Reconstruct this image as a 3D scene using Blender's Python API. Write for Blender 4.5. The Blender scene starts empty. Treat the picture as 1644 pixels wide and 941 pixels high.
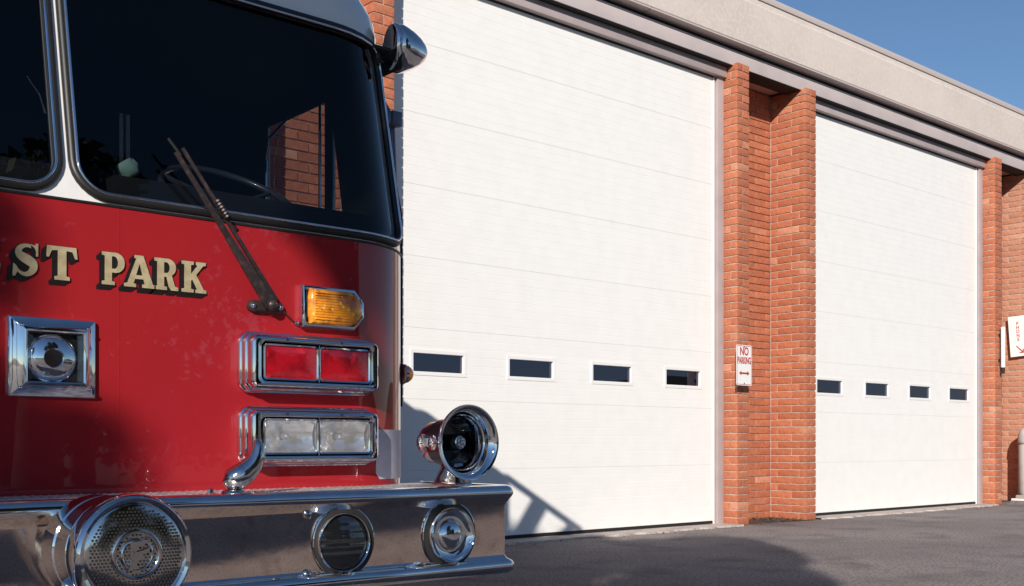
import bpy, bmesh, math, random
from mathutils import Vector, Matrix
random.seed(7)
R = math.radians
S = bpy.context.scene
C = bpy.data.collections.new('scene'); S.collection.children.link(C)

# ------------------------------------------------------------------ camera
cam = bpy.data.cameras.new('camera'); co = bpy.data.objects.new('camera', cam); C.objects.link(co)
YAW = math.atan2(.658, .753)
co.location = (0, 0, .78); co.rotation_euler = (R(90), 0, -YAW)
cam.sensor_width = 36; cam.lens = 36 * 1773 / 1644; cam.shift_y = 241.5 / 1644
cam.clip_start = .05; cam.clip_end = 2000
S.camera = co

# ------------------------------------------------------------------ light
SD = Vector((1.15, 1, -.66)).normalized()            # direction the sunlight travels
EL = math.asin(-SD.z); AZ = math.atan2(-SD.x, -SD.y)   # azimuth from +Y towards +X
W = bpy.data.worlds.new('World'); S.world = W; W.use_nodes = True
wn = W.node_tree; bg = wn.nodes['Background']
sky = wn.nodes.new('ShaderNodeTexSky'); sky.sky_type = 'NISHITA'; sky.sun_disc = False
sky.sun_elevation = EL; sky.sun_rotation = AZ; sky.air_density = 1.0; sky.dust_density = .02; sky.ozone_density = 4.5
wn.links.new(sky.outputs[0], bg.inputs[0]); bg.inputs[1].default_value = .080
sl = bpy.data.lights.new('sun', 'SUN'); so = bpy.data.objects.new('sun', sl); C.objects.link(so)
sl.energy = 4.6; sl.angle = R(.42); sl.color = (1, .925, .83)
so.rotation_euler = SD.to_track_quat('-Z', 'Y').to_euler()
S.view_settings.view_transform = 'Standard'; S.view_settings.look = 'None'
S.view_settings.exposure = .28; S.view_settings.gamma = 1

# ------------------------------------------------------------------ materials
def mat(name, col, rough=.6, metal=0, coat=0, noise=None, bump=None, spec=.5, coatr=.03):
    m = bpy.data.materials.new(name); m.use_nodes = True; t = m.node_tree; n = t.nodes; l = t.links
    p = n['Principled BSDF']; p.inputs['Roughness'].default_value = rough; p.inputs['Metallic'].default_value = metal
    p.inputs['Coat Weight'].default_value = coat; p.inputs['Coat Roughness'].default_value = coatr
    p.inputs['Specular IOR Level'].default_value = spec
    p.inputs['Base Color'].default_value = (*col, 1)
    tc = n.new('ShaderNodeTexCoord')
    if noise:                                    # [(scale, second colour, low, high), ...]
        prev = None
        for sc, c2, lo, hi in noise:
            nz = n.new('ShaderNodeTexNoise'); nz.inputs['Scale'].default_value = sc; nz.inputs['Detail'].default_value = 6
            l.new(tc.outputs['Object'], nz.inputs['Vector'])
            mr = n.new('ShaderNodeMapRange'); mr.inputs[1].default_value = lo; mr.inputs[2].default_value = hi
            l.new(nz.outputs['Fac'], mr.inputs[0])
            mx = n.new('ShaderNodeMix'); mx.data_type = 'RGBA'; l.new(mr.outputs[0], mx.inputs[0])
            if prev: l.new(prev, mx.inputs[6])
            else: mx.inputs[6].default_value = (*col, 1)
            mx.inputs[7].default_value = (*c2, 1); prev = mx.outputs[2]
        l.new(prev, p.inputs['Base Color'])
    if bump:                                     # [(scale, strength, distance), ...]
        pn = None
        for sc, st, di in bump:
            nz = n.new('ShaderNodeTexNoise'); nz.inputs['Scale'].default_value = sc; nz.inputs['Detail'].default_value = 5
            l.new(tc.outputs['Object'], nz.inputs['Vector'])
            b = n.new('ShaderNodeBump'); b.inputs['Strength'].default_value = st; b.inputs['Distance'].default_value = di
            l.new(nz.outputs['Fac'], b.inputs['Height'])
            if pn: l.new(pn, b.inputs['Normal'])
            pn = b.outputs['Normal']
        l.new(pn, p.inputs['Normal'])
        if coat: l.new(pn, p.inputs['Coat Normal'])
    return m

def brick_mat(name, a, b, c):
    m = mat(name, a, .85, bump=[(60, .35, .004), (260, .3, .002)]); t = m.node_tree; n = t.nodes; l = t.links
    oi = n.new('ShaderNodeObjectInfo'); at = n.new('ShaderNodeAttribute'); at.attribute_name = 'bv'
    ad = n.new('ShaderNodeMath'); ad.operation = 'ADD'; l.new(oi.outputs['Random'], ad.inputs[0]); l.new(at.outputs['Fac'], ad.inputs[1])
    fr = n.new('ShaderNodeMath'); fr.operation = 'FRACT'; l.new(ad.outputs[0], fr.inputs[0])
    cr = n.new('ShaderNodeValToRGB'); e = cr.color_ramp.elements
    e[0].color = (*a, 1); e[1].color = (*c, 1); e[1].position = 1; k = e.new(.55); k.color = (*b, 1)
    k = e.new(.93); k.color = (*b, 1)
    l.new(fr.outputs[0], cr.inputs[0])
    tc = n.new('ShaderNodeTexCoord'); nz = n.new('ShaderNodeTexNoise'); nz.inputs['Scale'].default_value = 38; nz.inputs['Detail'].default_value = 8
    l.new(tc.outputs['Object'], nz.inputs['Vector'])
    mr = n.new('ShaderNodeMapRange'); mr.inputs[1].default_value = .3; mr.inputs[2].default_value = .7; mr.inputs[3].default_value = .8; mr.inputs[4].default_value = 1.18
    l.new(nz.outputs['Fac'], mr.inputs[0])
    vm = n.new('ShaderNodeVectorMath'); vm.operation = 'SCALE'; l.new(cr.outputs[0], vm.inputs[0]); l.new(mr.outputs[0], vm.inputs['Scale'])
    l.new(vm.outputs[0], n['Principled BSDF'].inputs['Base Color'])
    return m

def glass_mat(name, tint, ior=1.5, rough=.0, gcol=(1, 1, 1)):
    m = bpy.data.materials.new(name); m.use_nodes = True; t = m.node_tree; n = t.nodes; l = t.links
    n.remove(n['Principled BSDF']); out = n['Material Output']
    tr = n.new('ShaderNodeBsdfTransparent'); tr.inputs[0].default_value = (*tint, 1)
    gl = n.new('ShaderNodeBsdfGlossy'); gl.inputs['Roughness'].default_value = rough
    gl.inputs[0].default_value = (*gcol, 1)
    lw = n.new('ShaderNodeLayerWeight'); lw.inputs[0].default_value = .5
    pw = n.new('ShaderNodeMath'); pw.operation = 'POWER'; l.new(lw.outputs['Facing'], pw.inputs[0]); pw.inputs[1].default_value = 5
    fr = n.new('ShaderNodeMath'); fr.operation = 'MULTIPLY_ADD'; l.new(pw.outputs[0], fr.inputs[0]); fr.inputs[1].default_value = .95; fr.inputs[2].default_value = ((ior - 1) / (ior + 1)) ** 2
    mx = n.new('ShaderNodeMixShader'); l.new(fr.outputs[0], mx.inputs[0]); l.new(tr.outputs[0], mx.inputs[1]); l.new(gl.outputs[0], mx.inputs[2])
    l.new(mx.outputs[0], out.inputs[0]); return m

M = {}
M['brick'] = brick_mat('brick_orange', (.485, .165, .082), (.40, .125, .062), (.56, .25, .15))
M['brick_pale'] = brick_mat('brick_tan', (.50, .245, .16), (.45, .21, .13), (.56, .31, .21))
M['mortar'] = mat('mortar', (.58, .49, .43), .95, noise=[(40, (.44, .36, .31), .4, .7)], bump=[(120, .4, .003)])
M['door'] = mat('door_white', (.83, .82, .80), .42, bump=[(420, .25, .0015), (3, .03, .01)], noise=[(6, (.80, .79, .77), .4, .7)])
M['frame'] = mat('frame_mauve', (.42, .355, .355), .5, noise=[(5, (.37, .31, .31), .4, .7)])
M['seal'] = mat('rubber_seal', (.012, .011, .011), .7)
M['beam'] = mat('beam_paint', (.52, .455, .45), .6, noise=[(3, (.46, .40, .395), .4, .7)], bump=[(90, .15, .003)])
M['concrete'] = mat('fascia_concrete', (.62, .55, .50), .9, noise=[(1.2, (.55, .485, .44), .42, .6), (5, (.59, .52, .475), .45, .65), (26, (.66, .59, .54), .45, .75), (140, (.53, .475, .43), .58, .8)], bump=[(160, .25, .003), (30, .3, .006)])
M['coping'] = mat('coping_metal', (.50, .44, .42), .6)
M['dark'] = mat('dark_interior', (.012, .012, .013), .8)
M['bay'] = mat('bay_interior', (.10, .09, .085), .9, noise=[(2, (.07, .06, .06), .4, .6)])
M['soffit'] = mat('soffit_plaster', (.50, .34, .28), .9)
M['asphalt'] = mat('asphalt', (.225, .195, .19), .93, noise=[(.55, (.30, .26, .245), .42, .60), (2.3, (.15, .128, .125), .5, .68), (9, (.24, .205, .195), .52, .7), (55, (.085, .073, .075), .50, .62), (90, (.44, .40, .385), .60, .70)], bump=[(60, 1, .014), (40, .5, .006), (3, .3, .02)])
M['patch'] = mat('tar_patch', (.07, .058, .06), .9, noise=[(60, (.06, .055, .055), .5, .7)], bump=[(120, .9, .006)])
M['kerb'] = mat('threshold_concrete', (.46, .39, .35), .92, noise=[(7, (.30, .26, .24), .45, .65), (60, (.56, .5, .45), .5, .7)], bump=[(70, .6, .006)])
M['line'] = mat('road_paint', (.75, .73, .70), .8, noise=[(30, (.45, .43, .42), .55, .7)])
M['litter'] = mat('leaf_litter', (.16, .075, .03), .9, noise=[(8, (.09, .05, .03), .4, .6)])
M['white'] = mat('white_paint', (.80, .79, .78), .35, coat=.3)
M['red'] = mat('red_enamel', (.315, .015, .019), .4, coat=1, bump=[(1.6, .02, .02)], noise=[(1.3, (.29, .013, .021), .4, .65)], coatr=.015, spec=.08)
M['cabwhite'] = mat('cab_white_enamel', (.74, .73, .72), .3, coat=1, bump=[(2.2, .03, .02)])
M['chrome'] = mat('chrome', (.74, .74, .76), .045, 1, bump=[(14, .02, .004)], noise=[(9, (.62, .61, .62), .45, .7)])
M['chrome_worn'] = mat('pitted_chrome', (.62, .60, .60), .09, 1, noise=[(5, (.48, .45, .44), .4, .65), (180, (.22, .18, .16), .62, .72)], bump=[(9, .05, .006), (3.1, .05, .02), (260, .10, .001)])
M['bumper'] = mat('bumper_stainless', (.96, .80, .70), .085, 1, noise=[(5, (.84, .68, .58), .4, .65), (26, (.72, .58, .50), .55, .7), (240, (.55, .43, .37), .54, .68)], bump=[(4, .12, .012), (11, .06, .006), (330, .06, .001)])  # brown tint puts the reflected ground into the metal colour
M['tread'] = mat('tread_plate', (.74, .70, .68), .42, .8, noise=[(20, (.42, .38, .37), .45, .65)])
M['rubber'] = mat('black_rubber', (.012, .012, .012), .45)
M['wiper'] = mat('wiper_metal', (.035, .025, .025), .4, .3, noise=[(60, (.08, .05, .05), .5, .7)])
M['blackpaint'] = mat('black_paint', (.01, .01, .012), .25, coat=.5)
M['wheelgrey'] = mat('steering_wheel_plastic', (.05, .05, .06), .3, coat=.5)
M['rail'] = mat('rail_dark', (.13, .14, .19), .3, .5)
M['gold'] = mat('gold_leaf', (.60, .49, .29), .42, .35, noise=[(46, (.48, .38, .22), .42, .6), (9, (.68, .58, .38), .5, .7)], bump=[(80, .2, .001)])
M['inklack'] = mat('letter_black', (.012, .008, .008), .4)
M['redlens'] = mat('red_lens', (.33, .005, .012), .12, coat=1, noise=[(13, (.12, .003, .008), .45, .65), (24, (.46, .010, .02), .56, .7)], bump=[(26, .2, .005), (200, .3, .0015)])  # mottled colour imitates reflections in the moulded lens
M['amber'] = mat('amber_lens', (.80, .30, .02), .15, coat=1, noise=[(26, (.45, .13, .01), .45, .62), (60, (1, .55, .08), .6, .7)], bump=[(40, .35, .005)])
M['clear'] = mat('headlamp_reflector', (.93, .92, .91), .16, 1, bump=[(26, .35, .006)], noise=[(20, (.45, .44, .43), .48, .62)])  # dark spots in the colour imitate the contrast of lamp glints
M['lampdark'] = mat('ribbed_lamp', (.055, .06, .07), .08, .85, coat=1, bump=[(9, .4, .01)])
M['bowl'] = mat('lamp_bowl', (.85, .85, .87), .03, 1)
M['glass'] = glass_mat('cab_glass', (.38, .41, .45), 1.40)
M['winglass'] = glass_mat('door_glass', (.22, .22, .28), 2.3, gcol=(.55, .54, .78))  # blue reflection tint stands in for the mirrored navy sky
M['lensglass'] = glass_mat('clear_lens', (.92, .93, .94), 1.5)
M['lampglass'] = glass_mat('headlamp_glass', (.90, .90, .90), 1.5)
t = M['lampglass'].node_tree; nz = t.nodes.new('ShaderNodeTexNoise'); nz.inputs['Scale'].default_value = 90
tcn = t.nodes.new('ShaderNodeTexCoord'); t.links.new(tcn.outputs['Object'], nz.inputs['Vector']); bmp = t.nodes.new('ShaderNodeBump'); bmp.inputs['Distance'].default_value = .004; bmp.inputs['Strength'].default_value = .25
t.links.new(nz.outputs['Fac'], bmp.inputs['Height'])
dfn = t.nodes.new('ShaderNodeBsdfDiffuse'); dfn.inputs[0].default_value = (.95, .94, .93, 1); mxd = t.nodes.new('ShaderNodeMixShader'); mxd.inputs[0].default_value = .13
for nd in list(t.nodes):
    if nd.type == 'BSDF_GLOSSY': t.links.new(bmp.outputs[0], nd.inputs['Normal'])
src = t.nodes['Material Output'].inputs[0].links[0].from_socket; t.links.new(src, mxd.inputs[1]); t.links.new(dfn.outputs[0], mxd.inputs[2]); t.links.new(mxd.outputs[0], t.nodes['Material Output'].inputs[0])
M['sideglass'] = glass_mat('side_window_glass', (.66, .74, .80), 1.5)
M['seat'] = mat('seat_vinyl', (.09, .012, .012), .55, bump=[(8, .5, .02)])
M['signwhite'] = mat('sign_white', (.80, .79, .77), .4)
M['signred'] = mat('sign_red', (.42, .03, .035), .5)
M['signyellow'] = mat('sign_yellow', (.72, .62, .22), .5)
M['binwhite'] = mat('bin_grey', (.74, .72, .68), .5, noise=[(9, (.66, .64, .60), .45, .65)])
M['bark'] = mat('bark', (.07, .05, .038), .95, noise=[(8, (.11, .085, .065), .4, .6)], bump=[(20, .9, .02)])
M['leaf'] = mat('leaf', (.045, .085, .022), .6, noise=[(.9, (.08, .11, .03), .4, .6)])
M['leaf2'] = mat('leaf_dark', (.03, .06, .02), .65, noise=[(.9, (.055, .08, .03), .4, .6)])
M['hill'] = mat('hill_brown', (.09, .055, .035), .95, noise=[(.05, (.06, .07, .035), .4, .6)])
M['green'] = mat('pale_green_cloth', (.30, .48, .36), .8)
M['tyre'] = mat('tyre', (.02, .02, .02), .8)
M['patchw'] = mat('reflective_sticker', (.50, .46, .52), .5, noise=[(60, (.44, .40, .46), .4, .7)])

# ------------------------------------------------------------------ mesh helpers
class MB:
    def __init__(s): s.v = []; s.f = []
    def add(s, vs, fs):
        k = len(s.v); s.v += [tuple(v) for v in vs]; s.f += [tuple(i + k for i in f) for f in fs]; return s
    def box(s, a, b):
        x0, y0, z0 = a; x1, y1, z1 = b
        return s.add([(x0,y0,z0),(x1,y0,z0),(x1,y1,z0),(x0,y1,z0),(x0,y0,z1),(x1,y0,z1),(x1,y1,z1),(x0,y1,z1)],
                     [(0,3,2,1),(4,5,6,7),(0,1,5,4),(1,2,6,5),(2,3,7,6),(3,0,4,7)])
    def tube(s, pts, r, n=10, cap=True, closed=False):
        pts = [Vector(p) for p in pts]; rr = r if isinstance(r, (list, tuple)) else [r] * len(pts)
        vs = []; up = None; N = len(pts)
        for i, p in enumerate(pts):
            if closed: d = pts[(i + 1) % N] - pts[i - 1]
            else: d = pts[min(i + 1, N - 1)] - pts[max(i - 1, 0)]
            d.normalize()
            if up is None: up = Vector((0, 0, 1)) if abs(d.z) < .9 else Vector((1, 0, 0))
            a = d.cross(up).normalized(); b = a.cross(d).normalized(); up = b
            for k in range(n):
                t = 2 * math.pi * k / n; vs.append(p + (a * math.cos(t) + b * math.sin(t)) * rr[i])
        fs = []
        for i in range(N if closed else N - 1):
            j = (i + 1) % N
            for k in range(n):
                k2 = (k + 1) % n; fs.append((i * n + k, i * n + k2, j * n + k2, j * n + k))
        if cap and not closed: fs += [tuple(range(n))[::-1], tuple((N - 1) * n + k for k in range(n))]
        return s.add(vs, fs)
    def lathe(s, prof, c, ax, n=32, cap0=False, cap1=False):      # prof [(radius, distance along axis)]
        c = Vector(c); ax = Vector(ax).normalized(); u = ax.cross(Vector((0, 0, 1)))
        if u.length < .01: u = Vector((1, 0, 0))
        u.normalize(); w = ax.cross(u); vs = []
        for r, h in prof:
            for k in range(n):
                t = 2 * math.pi * k / n; vs.append(c + ax * h + (u * math.cos(t) + w * math.sin(t)) * r)
        fs = []
        for i in range(len(prof) - 1):
            for k in range(n):
                k2 = (k + 1) % n; fs.append((i * n + k, i * n + k2, (i + 1) * n + k2, (i + 1) * n + k))
        if cap0: fs.append(tuple(range(n))[::-1])
        if cap1: fs.append(tuple((len(prof) - 1) * n + k for k in range(n)))
        return s.add(vs, fs)
    def loops(s, ls, cap0=False, cap1=False, closed=True):
        n = len(ls[0]); vs = [p for q in ls for p in q]; fs = []
        for i in range(len(ls) - 1):
            for k in range(n if closed else n - 1):
                k2 = (k + 1) % n; fs.append((i * n + k, i * n + k2, (i + 1) * n + k2, (i + 1) * n + k))
        if cap0: fs.append(tuple(range(n))[::-1])
        if cap1: fs.append(tuple((len(ls) - 1) * n + k for k in range(n)))
        return s.add(vs, fs)
    def prism_x(s, poly, x0, x1):                                # polygon in (y, z)
        n = len(poly); vs = [(x0, y, z) for y, z in poly] + [(x1, y, z) for y, z in poly]
        return s.add(vs, [tuple(range(n)), tuple(range(2 * n - 1, n - 1, -1))] + [(i, (i + 1) % n, n + (i + 1) % n, n + i) for i in range(n)])
    def prism_y(s, poly, y0, y1):                                # polygon in (x, z)
        n = len(poly); vs = [(x, y0, z) for x, z in poly] + [(x, y1, z) for x, z in poly]
        return s.add(vs, [tuple(range(n)), tuple(range(2 * n - 1, n - 1, -1))] + [(i, (i + 1) % n, n + (i + 1) % n, n + i) for i in range(n)])
    def mesh(s, name, m, smooth=False, bevel=0, fix=True):
        me = bpy.data.meshes.new(name); me.from_pydata(s.v, [], s.f); me.materials.append(m)
        if fix or bevel:
            bm = bmesh.new(); bm.from_mesh(me)
            bmesh.ops.recalc_face_normals(bm, faces=bm.faces)
            if bevel:
                es = [e for e in bm.edges if len(e.link_faces) == 2 and e.calc_face_angle(0) > .5]
                bmesh.ops.bevel(bm, geom=es, offset=bevel, segments=2, affect='EDGES', profile=.6)
            bm.to_mesh(me); bm.free()
        if smooth or bevel:
            me.shade_smooth()
            try: me.set_sharp_from_angle(angle=R(smooth if smooth > 1 else 24))
            except Exception: pass
        return me
    def build(s, name, m, parent=None, smooth=False, bevel=0, loc=None):
        o = bpy.data.objects.new(name, s.mesh(name, m, smooth, bevel)); C.objects.link(o)
        if parent: o.parent = parent
        if loc: o.location = loc
        return o

def thing(name, label, cat, loc=(0, 0, 0), group=None):
    o = bpy.data.objects.new(name, None); C.objects.link(o); o.location = loc; o.empty_display_size = .2
    o['label'] = label; o['category'] = cat
    if group: o['group'] = group
    return o
def struct(o): o['kind'] = 'structure'; return o
def stuff(o): o['kind'] = 'stuff'; return o
def rrect(cx, cz, hw, hh, r, y, n=5):
    out = []
    for sx, sz, a0 in ((1, 1, 0), (-1, 1, 90), (-1, -1, 180), (1, -1, 270)):
        for k in range(n + 1):
            t = R(a0 + 90 * k / n); out.append((cx + sx * (hw - r) + r * math.cos(t), y, cz + sz * (hh - r) + r * math.sin(t)))
    return out
def from_curve(name, m, splines, extrude, parent, mtx, offset=0):
    cu = bpy.data.curves.new(name, 'CURVE'); cu.dimensions = '2D'; cu.fill_mode = 'BOTH'; cu.extrude = extrude; cu.offset = offset
    for sp in splines:
        s = cu.splines.new('POLY'); s.points.add(len(sp) - 1); s.use_cyclic_u = True
        for p, (x, y) in zip(s.points, sp): p.co = (x, y, 0, 1)
    o = bpy.data.objects.new(name, cu); me = o.to_mesh().copy(); bpy.data.objects.remove(o)
    me.transform(mtx); me.materials.clear(); me.materials.append(m); me.name = name
    o = bpy.data.objects.new(name, me); C.objects.link(o)
    if parent: o.parent = parent
    return o
def text_mesh(name, txt, size, m, parent, mtx, sx=1, ext=.0008, bold=0):
    cu = bpy.data.curves.new(name, 'FONT'); cu.body = txt; cu.size = size; cu.align_x = 'CENTER'; cu.align_y = 'CENTER'; cu.extrude = ext; cu.offset = bold
    o = bpy.data.objects.new(name, cu); me = o.to_mesh().copy(); bpy.data.objects.remove(o)
    me.transform(Matrix.Diagonal((sx, 1, 1, 1))); me.transform(mtx); me.materials.clear(); me.materials.append(m)
    o = bpy.data.objects.new(name, me); C.objects.link(o); o.parent = parent; return o

# ------------------------------------------------------------------ ground
m = MB(); N = 60
xs = [-900, -300, -100, -40] + [-20 + i * 1.0 for i in range(48)] + [40, 100, 300, 900]
ys = [-900, -300, -100, -40] + [-20 + i * 1.0 for i in range(34)] + [20, 60, 300, 900]
m.loops([[(x, y, 0) for x in xs] for y in ys], closed=False)
struct(m.build('ground', M['asphalt']))
def ragged(x0, x1, y0, y1, z0, z1, amp, step=.12):
    n = int((x1 - x0) / step); f = [y0 + random.uniform(-amp, amp) for _ in range(n + 1)]
    b = [(x0 + (x1 - x0) * i / n, f[i], z1) for i in range(n + 1)]; c = [(x0 + (x1 - x0) * i / n, y1, z1) for i in range(n + 1)]
    a = [(x, y - .012, z0) for x, y, _ in b]
    return MB().loops([a, b, c], closed=False)
for k in range(0, 3):
    x0 = 4.56 - 5.25 + 5.25 * k
    struct(ragged(x0, x0 + 3.93, 6.40 if k else 6.3, 6.75, -.004, .016, .035, ).build('door_threshold', M['kerb']))
# apron rising to the pavement on the far right
struct(MB().add([(13.95, 5.6, .003), (14.28, 5.6, .075), (14.28, 6.46, .075), (13.95, 6.46, .003), (14.28, 2, .01), (13.95, 2, .002)],
    [(0, 1, 2, 3), (5, 4, 1, 0)]).build('asphalt_ramp', M['asphalt']))
struct(MB().box((14.16, 2, .0), (14.24, 6.46, .074)).build('painted_line', M['line']))
struct(MB().box((14.28, 1.5, -.02), (18, 6.46, .115)).build('pavement', M['kerb'], bevel=.01))
m = MB()
for i in range(260):
    x = 8.72 + random.random() ** 1.6 * .8; y = 6.86 - random.random() * (.5 if random.random() < .8 else .25); z = .012 + random.random() * .02
    a = random.random() * 6.28; r = random.uniform(.008, .022); t = random.uniform(-.01, .01)
    m.add([(x + r * math.cos(a), y + r * math.sin(a), z + t), (x - r * .5 * math.sin(a), y + r * .5 * math.cos(a), z), (x - r * math.cos(a), y - r * math.sin(a), z - t), (x + r * .5 * math.sin(a), y - r * .5 * math.cos(a), z + .006)], [(0, 1, 2, 3)])
for i in range(220):
    if i % 2: x = 12.6 + random.random() * 1.3
    else: x = 5.2 + random.random() * 3.3
    y = 6.40 - abs(random.gauss(0, .10)); z = .006; a = random.random() * 6.28; r = random.uniform(.005, .014)
    m.add([(x + r * math.cos(a + k * 1.57) * (1 if k % 2 else .6), y + r * math.sin(a + k * 1.57) * (1 if k % 2 else .6), z + (.006 if k == 1 else 0)) for k in range(4)], [(0, 1, 2, 3)])
stuff(m.build('leaf_litter', M['litter']))['label'] = 'dry brown leaf litter in the niche corner at the foot of the brick pier'
struct(MB().add([(8.74, 6.55, .004), (9.7, 6.42, .004), (9.62, 6.88, .004), (8.72, 6.88, .004)], [(0, 1, 2, 3)]).build('tar_patch', M['patch']))

# ------------------------------------------------------------------ brick piers
PITCH = .0733; ROWS = 60; J = .010
def brick_mesh(lx, ly, mt, v):
    h = (PITCH - J) / 2; b = MB()
    x, y = (lx - J) / 2, (ly - J) / 2; q = .0018
    rnd = random.Random(v)
    w = lambda: rnd.uniform(-.0009, .0009)
    vs = []
    for zz in (-h, h):
        for sx, sy in ((-1, -1), (1, -1), (1, 1), (-1, 1)): vs.append((sx * x + w(), sy * y + w(), zz + w()))
    b.add(vs, [(0,3,2,1),(4,5,6,7),(0,1,5,4),(1,2,6,5),(2,3,7,6),(3,0,4,7)])
    me = b.mesh('brick', mt, bevel=q)
    return me
_bc = {}
def bm_get(lx, ly, mt):
    k = (round(lx, 3), round(ly, 3), mt.name)
    if k not in _bc: _bc[k] = [brick_mesh(lx, ly, mt, i) for i in range(4)]
    return random.choice(_bc[k])
FW = .19; RD = .43; RW = .93
def fin_bricks(x0, yb):
    """bricks of one fin: yields (cx, cy, row, lx, ly, priority)"""
    y0 = yb - RD; out = []
    for r in range(ROWS):
        if r % 2 == 0:
            out += [(x0 + FW / 2, y0 + .0425, r, FW, .085, 0), (x0 + FW / 2, y0 + .085 + .1325, r, FW, .265, 1), (x0 + FW / 2, y0 + .35 + .04, r, FW, .08, 1)]
        else:
            out += [(x0 + .045, y0 + .088, r, .09, .176, 0), (x0 + .14, y0 + .088, r, .10, .176, 1), (x0 + FW / 2, y0 + .176 + .127, r, FW, .254, 1)]
    return out
def pier(x0, label, matA, matB, yb=6.90):
    t = thing('brick_pier', label, 'brick pier', (x0, yb - RD, 0), 'brick piers between the bay doors')
    H = ROWS * PITCH
    c = MB(); q = .0135
    for a in (x0, x0 + FW + RW): c.box((a + q, yb - RD + q, 0), (a + FW - q, yb + .02, H - .005))
    c.box((x0 + FW - q, yb + .012, 0), (x0 + FW + RW + q, yb + .10, H))
    c.v = [(x - x0, y - yb + RD, z) for x, y, z in c.v]
    c.build('mortar', M['mortar'], t)
    parts = []; rest = []
    for (cx, cy, r, lx, ly, p) in fin_bricks(x0, yb): (parts if p == 0 else rest).append((cx, cy, r, lx, ly, matA))
    parts += [(cx, cy, r, lx, ly, matB) for (cx, cy, r, lx, ly, p) in fin_bricks(x0 + FW + RW, yb)]
    for r in range(ROWS):
        e = x0 + FW; end = e + RW + .008; first = True; x = end
        ln = .265 if r % 2 else .09
        while x > e + .02:
            l = min(ln, x - e); (parts if first else rest).append((x - l / 2, yb + .040, r, l, .09, matB if matB is matA else matA))
            x -= l; first = False; ln = .265
    parts = parts[:300]
    for cx, cy, r, lx, ly, mt in parts:
        o = bpy.data.objects.new('brick', bm_get(lx, ly, mt)); C.objects.link(o); o.parent = t
        o.location = (cx - x0 + random.uniform(-.0012, .0012), cy - yb + RD + random.uniform(-.0012, .0012), (r + .5) * PITCH)
        o.rotation_euler.z = random.uniform(-.003, .003)
    b = MB(); bv = []
    for cx, cy, r, lx, ly, mt in rest:
        ax, ay, az = cx - x0, cy - yb + RD, (r + .5) * PITCH; hx, hy, hz = (lx - J) / 2, (ly - J) / 2, (PITCH - J) / 2
        dy = random.uniform(-.0012, .0012); b.box((ax - hx, ay - hy + dy, az - hz), (ax + hx, ay + hy + dy, az + hz)); bv += [random.random()] * 6
    me = b.mesh('brickwork', matA, fix=False)
    at = me.attributes.new('bv', 'FLOAT', 'FACE'); at.data.foreach_set('value', bv)
    o = bpy.data.objects.new('brickwork', me); C.objects.link(o); o.parent = t; stuff(o)
    return t
pier(3.24, 'orange brick pier with a niche, behind the cab of the fire engine', M['brick'], M['brick'])
pier(8.49, 'orange brick pier with a tall niche, standing between the two closed white bay doors', M['brick'], M['brick'])
pier(13.74, 'brick pier right of the far bay door, carrying the PHONE sign', M['brick'], M['brick_pale'])

# ------------------------------------------------------------------ fire station
ST = thing('fire_station', 'brick and concrete fire station with tall white sectional bay doors behind the fire engine', 'fire station', (0, 6.66, 0))
def sp(b, name, m, **k):                       # station part, built in world coordinates
    b.v = [(x, y - 6.66, z) for x, y, z in b.v]
    return b.build(name, m, k.pop('parent', ST), **k)
XA, XB = -7.5, 24
# beam
sp(MB().box((XA, 6.525, 4.378), (XB, 6.72, 4.525)), 'beam', M['beam'], bevel=.004)
sp(MB().box((XA, 6.528, 4.373), (XB, 6.72, 4.3775)), 'beam_shade_strip', M['dark'])  # near-black strip paints in the shade under the beam
# fascia panels with joints
js = [7.24 - 1.665 * k for k in range(9, 0, -1)] + [7.24 + 1.665 * k for k in range(0, 10)]
fm = MB().prism_x([(6.43, 4.582), (6.435, 4.576), (6.72, 4.576), (6.72, 5.045), (6.448, 5.045), (6.448, 5.0), (6.43, 4.98)], js[0], js[-1])
sp(fm, 'fascia', M['concrete'])
for a, b in zip(js[:-1], js[1:]):
    sp(MB().box((a + .006, 6.436, 4.562), (b - .006, 6.60, 4.576)), 'drip_strip', M['coping'])
sp(MB().box((XA, 6.55, 4.525), (XB, 6.72, 4.572)), 'drip_shade_filler', M['dark'])  # near-black filler; shade cast by the fascia is put into its colour
sp(MB().box((XA, 6.438, 5.054), (XB, 6.80, 5.115)), 'coping', M['coping'], bevel=.004)
sp(MB().box((XA, 6.46, 5.045), (XB, 6.78, 5.054)), 'coping_gap', M['seal'])
sp(MB().box((XA, 6.72, 4.90), (XB, 18, 5.03)), 'roof', M['coping'])
m = MB(); m.box((XA, 17.9, 0), (XB, 18, 4.9)); m.box((XA, 6.9, 0), (XA + .1, 17.9, 4.9)); m.box((XB - .1, 6.9, 0), (XB, 17.9, 4.9))
sp(m, 'rear_wall', M['bay'])
sp(MB().box((XA + .1, 6.8, .005), (XB - .1, 17.9, .012)), 'bay_floor', M['bay'])
for x0 in (3.24, 8.49, 13.74):
    # niche soffit, block behind the pier, round light
    sp(MB().box((x0 + .19, 6.73, 4.41), (x0 + 1.12, 7.0, 4.45)), 'soffit', M['soffit'])
    sp(MB().box((x0 + .06, 7.0, 0), (x0 + 1.26, 7.15, 4.9)), 'wall', M['bay'])
    sp(MB().lathe([(.055, 0), (.075, 0), (.075, -.02), (.055, -.02), (.05, -.004)], (x0 + .42, 6.80, 4.41), (0, 0, 1), 20), 'soffit_light', M['white'])
for a in (-.70, 4.55, 9.80): sp(MB().box((a, 6.72, 4.31), (a + 3.95, 6.95, 4.409)), 'lintel', M['bay'])
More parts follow.
